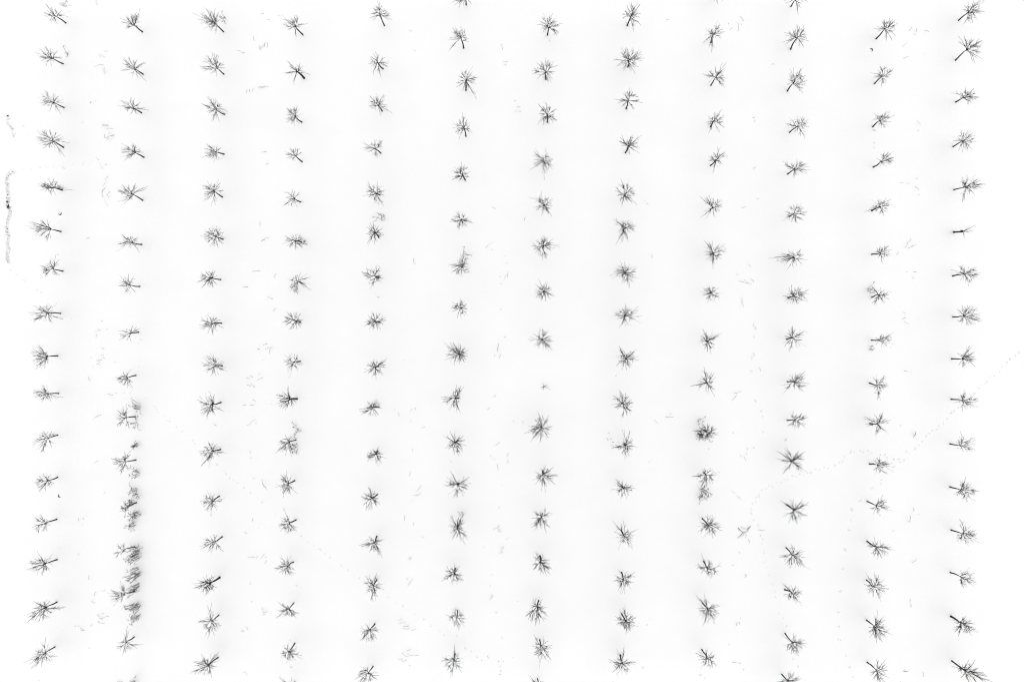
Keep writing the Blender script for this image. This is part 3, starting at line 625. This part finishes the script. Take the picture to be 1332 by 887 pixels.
def make_tree(T, idx):
    rg = random.Random(1000 + idx)
    B = px(*T['b'])
    B.z = undul(B.x, B.y) - 0.02
    fl = T['f']
    stump = 'stump' in fl; tiny = 'tiny' in fl
    # fork height: the height at which the fork's pixel lies closest above the foot
    best = min((((px(T['h'][0], T['h'][1], z) - B).to_2d().length + abs(z - 1.25) * 0.10), z) for z in [0.85 + 0.05 * k for k in range(23)])
    hz = best[1]
    if tiny: hz = 0.5
    if stump: hz = 1.7
    hub = px(T['h'][0], T['h'][1], hz)
    hmax = 3.45 * (0.5 if tiny else 1)
    tips = [px(x, y, pick_height(B, x, y, rg, hmax)) for x, y in T['t']]
    if not tiny:
        for k, (x, y) in enumerate(T['t']):
            if tips[k].z < hz + .25: tips[k] = px(x, y, hz + rg.uniform(.25, .6))
    if stump: tips = [px(x, y, 2.5 - 0.2 * k) for k, (x, y) in enumerate(T['t'])]
    if tiny: tips = [px(x, y, rg.uniform(0.9, 1.5)) for x, y in T['t']]
    mean = sum(tips, Vector()) / len(tips)
    high = sorted(tips, key=lambda p: -p.z)[:5]
    hm = sum(high, Vector()) / len(high)
    lead = hub.lerp(hm, 0.38); lead.z = min(hub.z + 0.75, hm.z - 0.5) if not tiny else hub.z + 0.3
    if stump: lead = hub + Vector((0.01, 0.01, 0.12))
    root = empty('bare_tree', B)
    L = lambda p: p - B
    tr = MB()
    r0 = {True: 0.065, False: 0.042}['thick' in fl] * rg.uniform(.92, 1.08)
    if stump: r0 = 0.058
    if tiny: r0 = 0.028
    foot = Vector((0, 0, 0)); hb = L(hub)
    mid = foot.lerp(hb, 0.5) + Vector((rg.gauss(0, .02), rg.gauss(0, .02), 0))
    tp = [foot, foot.lerp(mid, .25), mid, mid.lerp(hb, .6), hb, hb.lerp(L(lead), .35), hb.lerp(L(lead), .7), L(lead)]
    tp[5] += Vector((rg.gauss(0, .02), rg.gauss(0, .02), 0))
    tp[6] += Vector((rg.gauss(0, .02), rg.gauss(0, .02), 0))
    rr = [r0 * 1.3, r0 * 1.08, r0, r0 * .86, r0 * .66, r0 * .46, r0 * .36, r0 * .27]
    if stump: rr = [r0 * 1.3, r0 * 1.1, r0, r0, r0 * 1.05, r0 * .8, r0 * .6, r0 * .5]
    tr.tube(tp, rr, 9)
    if stump:
        for k in range(5):                 # pollard knuckles
            tr.blob(tp[3].lerp(tp[5], rg.random()) + Vector((rg.gauss(0, .05), rg.gauss(0, .05), 0)), .045, .045, .07, rg)
    tr.build('trunk', M_BARK, root, smooth=True)
    cr = MB()
    dens = 1.0
    if 'dense' in fl: dens = 1.35
    if 'sparse' in fl: dens = 0.6
    if stump: dens = 0.2
    up = lead - hub
    # limbs fan out herringbone fashion from the leader; close neighbours fork off one another
    skel = []                              # point, tangent, radius
    low = B.lerp(hub, .74)
    ah = Vector((lead.x - low.x, lead.y - low.y, 0))
    def axis_point(p):
        v = Vector((p.x - hub.x, p.y - hub.y, 0))
        c = v.normalized().dot(ah.normalized()) if ah.length > .12 and v.length > 1e-4 else rg.uniform(-.6, .8)
        s_ = .10 + .40 * c + rg.uniform(-.14, .16)
        s_ = max(-.35, min(.85, s_))
        if stump: s_ = max(.2, s_)
        q = hub.lerp(lead, s_) if s_ >= 0 else hub.lerp(low, -s_ / .35)
        if q.z > p.z - .08: q = hub.lerp(low, .5)
        return q, r0 * (.50 - .22 * max(0, s_))
    order = sorted(tips, key=lambda p: -(p - hub).length)
    def grow(p, rmul, tw, sides):
        q, r = axis_point(p)
        tg = None
        l = (p - q).length
        best = 9.0; axl = l
        for (q2, t2, r2) in skel:
            v = p - q2; l2 = v.length
            if l2 < .12: continue
            an = v.angle(t2)
            if an < math.radians(13) and l2 < axl * .86 and l2 + .8 * an < best:
                best = l2 + .8 * an; q, tg, r, l = q2, t2, r2, l2
        rad = min((0.0160 + 0.0125 * l) * rg.uniform(.85, 1.2) * rmul, r * .92)
        rad = max(rad, TWIG_R * 1.05)
        d0 = (p - q).normalized()
        t0 = (d0 + Vector((0, 0, .75))).normalized() if tg is None else (d0 + tg * .5).normalized()
        pts, rr = limb(cr, L(q), L(p), rad, rg, tw, True, sides, t0)
        n = len(pts) - 1
        for i in range(1, int(n * .43) + 1):
            skel.append((pts[i] + B, (pts[i + 1] - pts[i - 1]).normalized(), rr[i]))
    for k, p in enumerate(order): grow(p, 1.22 if k < len(order) // 3 else .95, 1.7 * dens, 5)
    if not (tiny or stump):
        # younger shoots filling the crown between the surveyed limbs
        nf = int(len(tips) * 2.0 * dens)
        for k in range(nf):
            p, q = rg.choice(tips), rg.choice(tips)
            e = hub.lerp(lead, rg.random()).lerp(p.lerp(q, rg.uniform(0.1, 0.9)), rg.uniform(0.60, 1.05))
            e.z += rg.uniform(0, .2)
            if e.z < hub.z + .2: continue
            grow(e, .62, .9 * dens, 4)
    cr.build('crown', M_TWIG, root)
    # label
    bx, by = T['h']
    ds = sorted(((math.hypot(x - bx, y - by), x - bx, y - by) for x, y in T['t']), reverse=True)
    med = ds[len(ds) // 2][0]
    size = 'tiny' if tiny else ('small' if med < 12.2 else ('broad' if med > 16.5 else 'bare'))
    stray = ds[0][0] > 1.5 * med
    look = size + (' leafless' if size != 'bare' else ' leafless')
    if stump: look = 'stubby cut-back'
    elif 'dense' in fl: look = 'dense twiggy'
    elif 'sparse' in fl: look = 'sparse thin'
    elif 'thick' in fl: look = 'thick-trunked bare'
    mid_t = ', branch reaching ' + dirword(ds[0][1], ds[0][2]) if stray else ''
    pos = ', %s from top in %s row from left' % (ORD[T['ord']], ORD[T['col']])
    lab = look + ' tree' + mid_t + pos
    if len(lab.split()) > 16: lab = look + ' tree' + pos
    tag(root, lab, 'tree', 'bare orchard trees standing in rows in the snow')

for i, T in enumerate(TREES):
    make_tree(T, i)

# ------------------------------------------------------------------ labels for small plants
used = set()
def where(x, y):
    t = min(TREES, key=lambda t: math.hypot(t['b'][0] - x, t['b'][1] - y))
    dx, dy = x - t['b'][0], y - t['b'][1]
    w = {'right': 'right of', 'left': 'left of', 'top': 'above', 'bottom': 'below'}.get(dirword(dx, dy), dirword(dx, dy) + ' of')
    w = w.replace('lower', 'lower').replace('upper', 'upper')
    return w, t
def plant_label(desc_list, x, y):
    w, t = where(x, y)
    for d in desc_list:
        s = '%s %s %s tree of %s row from left' % (d, w, ORD[t['ord']], ORD[t['col']])
        if s not in used:
            used.add(s); return s
    s = s + ', farther out'
    used.add(s)
    return s

# ------------------------------------------------------------------ dry grass stalks poking through the snow
clusters = []
for (ox, oy), s in STALKS.items():
    for cl in s.split(';'):
        v = nums(cl)
        if len(v) < 4: continue
        clusters.append([(ox + v[i] / 4, oy + v[i + 1] / 4, ox + v[i + 2] / 4, oy + v[i + 3] / 4) for i in range(0, len(v) - 3, 4)])
def seg_label(seg, x, y):
    n = len(seg)
    L = max(math.hypot(q[0] - q[2], q[1] - q[3]) for q in seg)
    if n == 1: base = ['single dry stalk', 'lone bent stalk', 'short lone stalk'] if L > 4 else ['short dry stalk', 'tiny lone stalk', 'stubby stalk']
    elif n == 2: base = ['pair of dry stalks', 'two faint stalks', 'two thin stalks']
    elif n <= 4: base = ['few dry stalks', 'small stalk tuft', 'scattered stalks']
    else: base = ['loose dry grass tuft', 'wide scatter of stalks', 'scattered dry grass']
    return base
for ic, seg in enumerate(clusters):
    rg = random.Random(9000 + ic)
    cx = sum(q[0] + q[2] for q in seg) / (2 * len(seg)); cy = sum(q[1] + q[3] for q in seg) / (2 * len(seg))
    o = px(cx, cy)
    mb = MB()
    for (x0, y0, x1, y1) in seg:
        L = math.hypot(x1 - x0, y1 - y0)
        # the foot is the end nearer the point straight below the camera
        if math.hypot(x0 - 694, y0 - 450) > math.hypot(x1 - 694, y1 - 450): x0, y0, x1, y1 = x1, y1, x0, y0
        a = px(x0, y0, 0); a.z = undul(a.x, a.y) - 0.02
        z1 = min(0.5, 0.06 + 0.035 * L)
        e = px(x1, y1, z1)
        c = a.lerp(e, .5) + Vector((rg.gauss(0, .02), rg.gauss(0, .02), .03 * L))
        r = 0.0085 * rg.uniform(.8, 1.25)
        pts = bez(a, c, e, 4, rg, 0.02)
        mb.tube(pts, [r, r, r * .9, r * .8, r * .55], 4)
        if L > 3 and rg.random() < .7:
            p, tg = along(pts, rg.uniform(.35, .7)); d = rand_dir(tg, .45, rg)
            mb.tube([p, p + d * .1], [r * .6, r * .4], 3)
        if rg.random() < .4:
            for m in range(2): mb.leaf(e - (e - a) * rg.uniform(0, .25), Vector((rg.gauss(0, 1), rg.gauss(0, 1), .5)), .035)
    ob = mb.build('dry_stalks', M_STRAW, None, o)
    tag(ob, plant_label(seg_label(seg, cx, cy), cx, cy), 'dry grass', 'dry stalks poking through the snow')

# ------------------------------------------------------------------ weed clumps and low bushes
# x, y of the clump on the ground, radius px, stems, height m, leafiness, descriptions
CLUMPS = [
 (180,528,5,14,0.75,3,'leafy dry weed'), (178,550,4,8,0.6,3,'leafy dry weed'), (178.5,578,4,12,0.6,5,'round curled weed'),
 (179,616,4,11,0.6,5,'round curled weed'), (176,637,4,10,0.5,4,'small curled weed'), (177,644,3.5,8,0.5,4,'small ring-shaped weed'),
 (174,653,4,14,0.75,3,'tangled dry weed'), (179,669,6,17,0.9,2,'dense dry weed clump'), (176,680,4,12,0.8,1,'slim dry weed'),
 (179.5,721,7,25,1.1,1,'very dense dark weed clump'), (179.5,743,7,25,1.1,1,'very dense dark weed clump'),
 (180,763,5.5,16,1.0,1,'dense slanting weed clump'), (179,788,7.5,21,1.0,1,'tall ragged weed clump'), (181,800,4,12,0.7,2,'ragged weed'),
 (180,713,3,8,.5,3,'small weed'), (174,883,3.5,6,.5,2,'curled weed at the frame edge'), (157,888,3,5,.5,1,'weed at the frame edge'),
 (1131,377,4.5,9,.5,1,'fine twiggy bush'), (913,565,7.5,22,.6,3,'dark leafy bush'), (911,546,5,7,.5,2,'scattered leafy weed'),
 (914,640,7,24,.6,4,'low leafy bush'), (496,282,4.5,8,.4,2,'small leafy weed'), (385,582,5,13,.45,3,'low leafy weed'),
 (387,557,4,8,.4,3,'faint leafy weed'), (395,315,3.5,5,.3,1,'low leafy weed'), (291,24,4.5,7,.35,3,'faint leafy weed'),
 (86,72,4.5,4,.22,1,'faint weed'), (605,335,5,7,.5,2,'leafy weed'), (1130,452,3.5,5,.4,1,'small twiggy weed'),
 (603,671,4,5,.5,2,'leafy weed'), (386,376,3,7,.5,3,'small dark weed'),(83,6,7,5,.2,1,'faint weed'),
]
GRPW = 'withered weeds growing at the foot of the trees'
for iw, (x, y, rp, n, ht, leafy, desc) in enumerate(CLUMPS):
    rg = random.Random(500 + iw)
    o = px(x, y); mpp = H / F
    root = empty('weed_clump', o)
    st = MB(); lv = MB()
    for k in range(n):
        a = rg.uniform(0, 2 * math.pi); rad = rp * mpp * math.sqrt(rg.random())
        p = Vector((math.cos(a) * rad * .8, math.sin(a) * rad, -0.02))
        h = ht * rg.uniform(.6, 1.1)
        aw = .05 if ht > 1 else .12
        arch = Vector((rg.gauss(0, aw), rg.gauss(0, aw), 0))
        top = p + Vector((p.x * .3, p.y * .3, h)) + arch * 1.5
        pts = bez(p, p.lerp(top, .6) - arch * .5 + Vector((0, 0, h * .22)), top, 5, rg, .02)
        hook = Vector((rg.gauss(0, .06), rg.gauss(0, .06), -.05))
        pts += [top + hook, top + hook * 1.7 + Vector((-hook.y, hook.x, -.04)) * .7]
        kk = rg.uniform(.9, 1.6) if ht > .8 else rg.uniform(.6, 1.05)
        st.tube(pts, [q * kk for q in (.0095, .0095, .009, .0085, .008, .0075, .0065, .005)], 4)
        for m in range(2 if leafy < 3 else 1):
            q, tg = along(pts, rg.uniform(.4, .85)); d = rand_dir(tg, rg.uniform(.4, .9), rg)
            st.tube([q, q + d * .08, q + d * rg.uniform(.13, .2) + Vector((0, 0, .03))], [.005, .0045, .004], 3)
        for m in range(leafy * 2):
            q, tg = along(pts, rg.uniform(.3, 1.0))
            d = Vector((rg.gauss(0, 1), rg.gauss(0, 1), rg.uniform(-.3, .5)))
            if d.length > .1: lv.leaf(q, d, rg.uniform(.035, .07))
        if rg.random() < .5:
            lv.blob(top, .014, .014, .022, rg, 5, 3)
    st.build('stems', M_WEED, root)
    if lv.f: lv.build('leaves', M_LEAF, root)
    tag(root, plant_label([desc, desc.replace('weed', 'plant'), 'second ' + desc], x, y), 'weed', GRPW)

# ------------------------------------------------------------------ fallen branch in the ninth aisle
def from_px(lst, z0, z1):
    n = len(lst)
    return [px(a, b, z0 + (z1 - z0) * i / (n - 1)) for i, (a, b) in enumerate(lst)]
fb = MB(); rg = random.Random(77)
S = lambda pts: [(666 + a / 4, 666 + b / 4) for a, b in pts]
for pts, r, z0, z1 in (([(1175, 80), (1187, 93), (1203, 106), (1225, 100), (1233, 88)], .016, .04, .10), ([(1225, 88), (1243, 73)], .024, .10, .12),
                       ([(1203, 106), (1190, 120), (1170, 135)], .009, .05, .12), ([(1200, 110), (1188, 126), (1178, 138)], .008, .05, .15),
                       ([(1208, 108), (1198, 130)], .008, .06, .2), ([(1213, 108), (1220, 120), (1213, 135)], .008, .06, .2),
                       ([(1190, 78), (1212, 92)], .007, .1, .12), ([(1200, 78), (1225, 90)], .007, .14, .1), ([(1178, 92), (1187, 94)], .008, .05, .05)):
    q = from_px(S(pts), z0, z1)
    fb.tube(q, [r * (1 - .35 * i / (len(q) - 1)) for i in range(len(q))], 5)
o = px(966, 692)
ob = fb.build('fallen_branch', M_TWIG, None, o)
tag(ob, 'dark curved fallen branch lying on snow between ninth and tenth tree rows', 'branch')

# ------------------------------------------------------------------ soil dug up along the trampled run
cl = MB(); rg = random.Random(3)
for line, dens in ((runline, 6), (runline2, 1)):
    for i in range(len(line) - 1):
        for k in range(dens):
            t = rg.random()
            a = line[i][0] * (1 - t) + line[i + 1][0] * t + rg.gauss(0, 1.4)
            b = line[i][1] * (1 - t) + line[i + 1][1] * t + rg.gauss(0, 1.0)
            p = px(a, b); s = rg.uniform(.008, .022)
            p.z = undul(p.x, p.y) + s * .3
            cl.blob(p, s * rg.uniform(.8, 1.6), s * rg.uniform(.8, 1.6), s * .8, rg, 6, 4, .3)
ob = cl.build('soil_crumbs', M_SOIL)
tag(ob, 'sprinkle of dark soil crumbs along the disturbed snow at left edge', 'soil', None, 'stuff')
for (x, y, n, sp, lab) in ((10, 269, 18, 1.3, 'dark heap of soil clods at left edge, beside the disturbed snow line'),
                           (10.2, 151, 8, .5, 'small dark soil clod near upper left edge of the snowfield'),
                           (9.4, 262.5, 6, .5, 'small soil clod just above the dark heap at left edge')):
    mb = MB(); o = px(x, y)
    for k in range(n):
        p = px(x + rg.gauss(0, sp * 1.0), y + rg.gauss(0, sp * .75)); s = rg.uniform(.018, .045)
        p.z = undul(p.x, p.y) + rg.uniform(0, .06)
        mb.blob(p, s * rg.uniform(.8, 1.4), s * rg.uniform(.8, 1.4), s, rg, 7, 5, .3)
    ob = mb.build('soil_heap', M_SOIL, None, o)
    tag(ob, lab, 'soil')

# ------------------------------------------------------------------ birds
def make_bird(x, y, heading, s, z, label, fold):
    """small dark bird gliding low over the snow; body along +X"""
    root = empty('bird', px(x, y, z))
    root.rotation_euler = (0, 0, heading)
    b = MB(); rg = random.Random(int(x))
    spine = [Vector((t, 0, zz)) * s for t, zz in ((-.16, .0), (-.11, .0), (-.03, -.004), (.05, 0), (.10, .01), (.135, .018), (.165, .018), (.18, .016))]
    b.tube(spine, [r * s for r in (.012, .03, .045, .046, .034, .030, .024, .010)], 9)
    body = b.build('body', M_BIRD, root, smooth=True)
    k = MB(); k.tube([Vector((.175, 0, .016)) * s, Vector((.215, 0, .010)) * s], [.009 * s, .002 * s], 6)
    k.build('beak', M_BEAK, root)
    t = MB(); n = 5
    for sgn in (-1, 1):
        pass
    tv = [(-.13, .02), (-.13, -.02), (-.29, -.055), (-.31, 0), (-.29, .055)]
    base = len(t.v)
    for zz in (.004, -.004):
        for a, c in tv: t.v.append(Vector((a, c, zz)) * s)
    t.f += [tuple(range(base, base + 5)), tuple(reversed(range(base + 5, base + 10)))]
    for i in range(5): t.f.append((base + i, base + 5 + i, base + 5 + (i + 1) % 5, base + (i + 1) % 5))
    t.build('tail', M_BIRD, root)
    for sgn in (-1, 1):
        w = MB()
        f = fold
        out = [(.075, .03), (.10, .14), (.06 - f * .1, .30 - f * .04), (-.05 - f * .25, .42 - f * .10), (-.07 - f * .22, .34 - f * .08), (-.05 - f * .1, .20), (-.06, .12), (-.06, .03)]
        for zz in (.006, -.006):
            for a, c in out: w.v.append(Vector((a, c * sgn, zz + .12 * abs(c))) * s)
        m = len(out)
        w.f += [tuple(range(m)), tuple(reversed(range(m, 2 * m)))]
        for i in range(m): w.f.append((i, m + i, m + (i + 1) % m, (i + 1) % m))
        w.build('wing', M_BIRD, root)
    tag(root, label, 'bird', 'small dark birds over the snow')
make_bird(76.3, 645.3, math.radians(215), 0.42, 1.2, 'small dark bird just right of twelfth tree in leftmost row', 1.0)
make_bird(78.8, 279, math.radians(-60), 0.42, 1.2, 'small dark bird above sixth tree in leftmost row', 1.0)
make_bird(1134.3, 64.6, math.radians(35), 0.42, 1.2, 'small dark bird below first tree in eleventh row, upper right', 1.0)
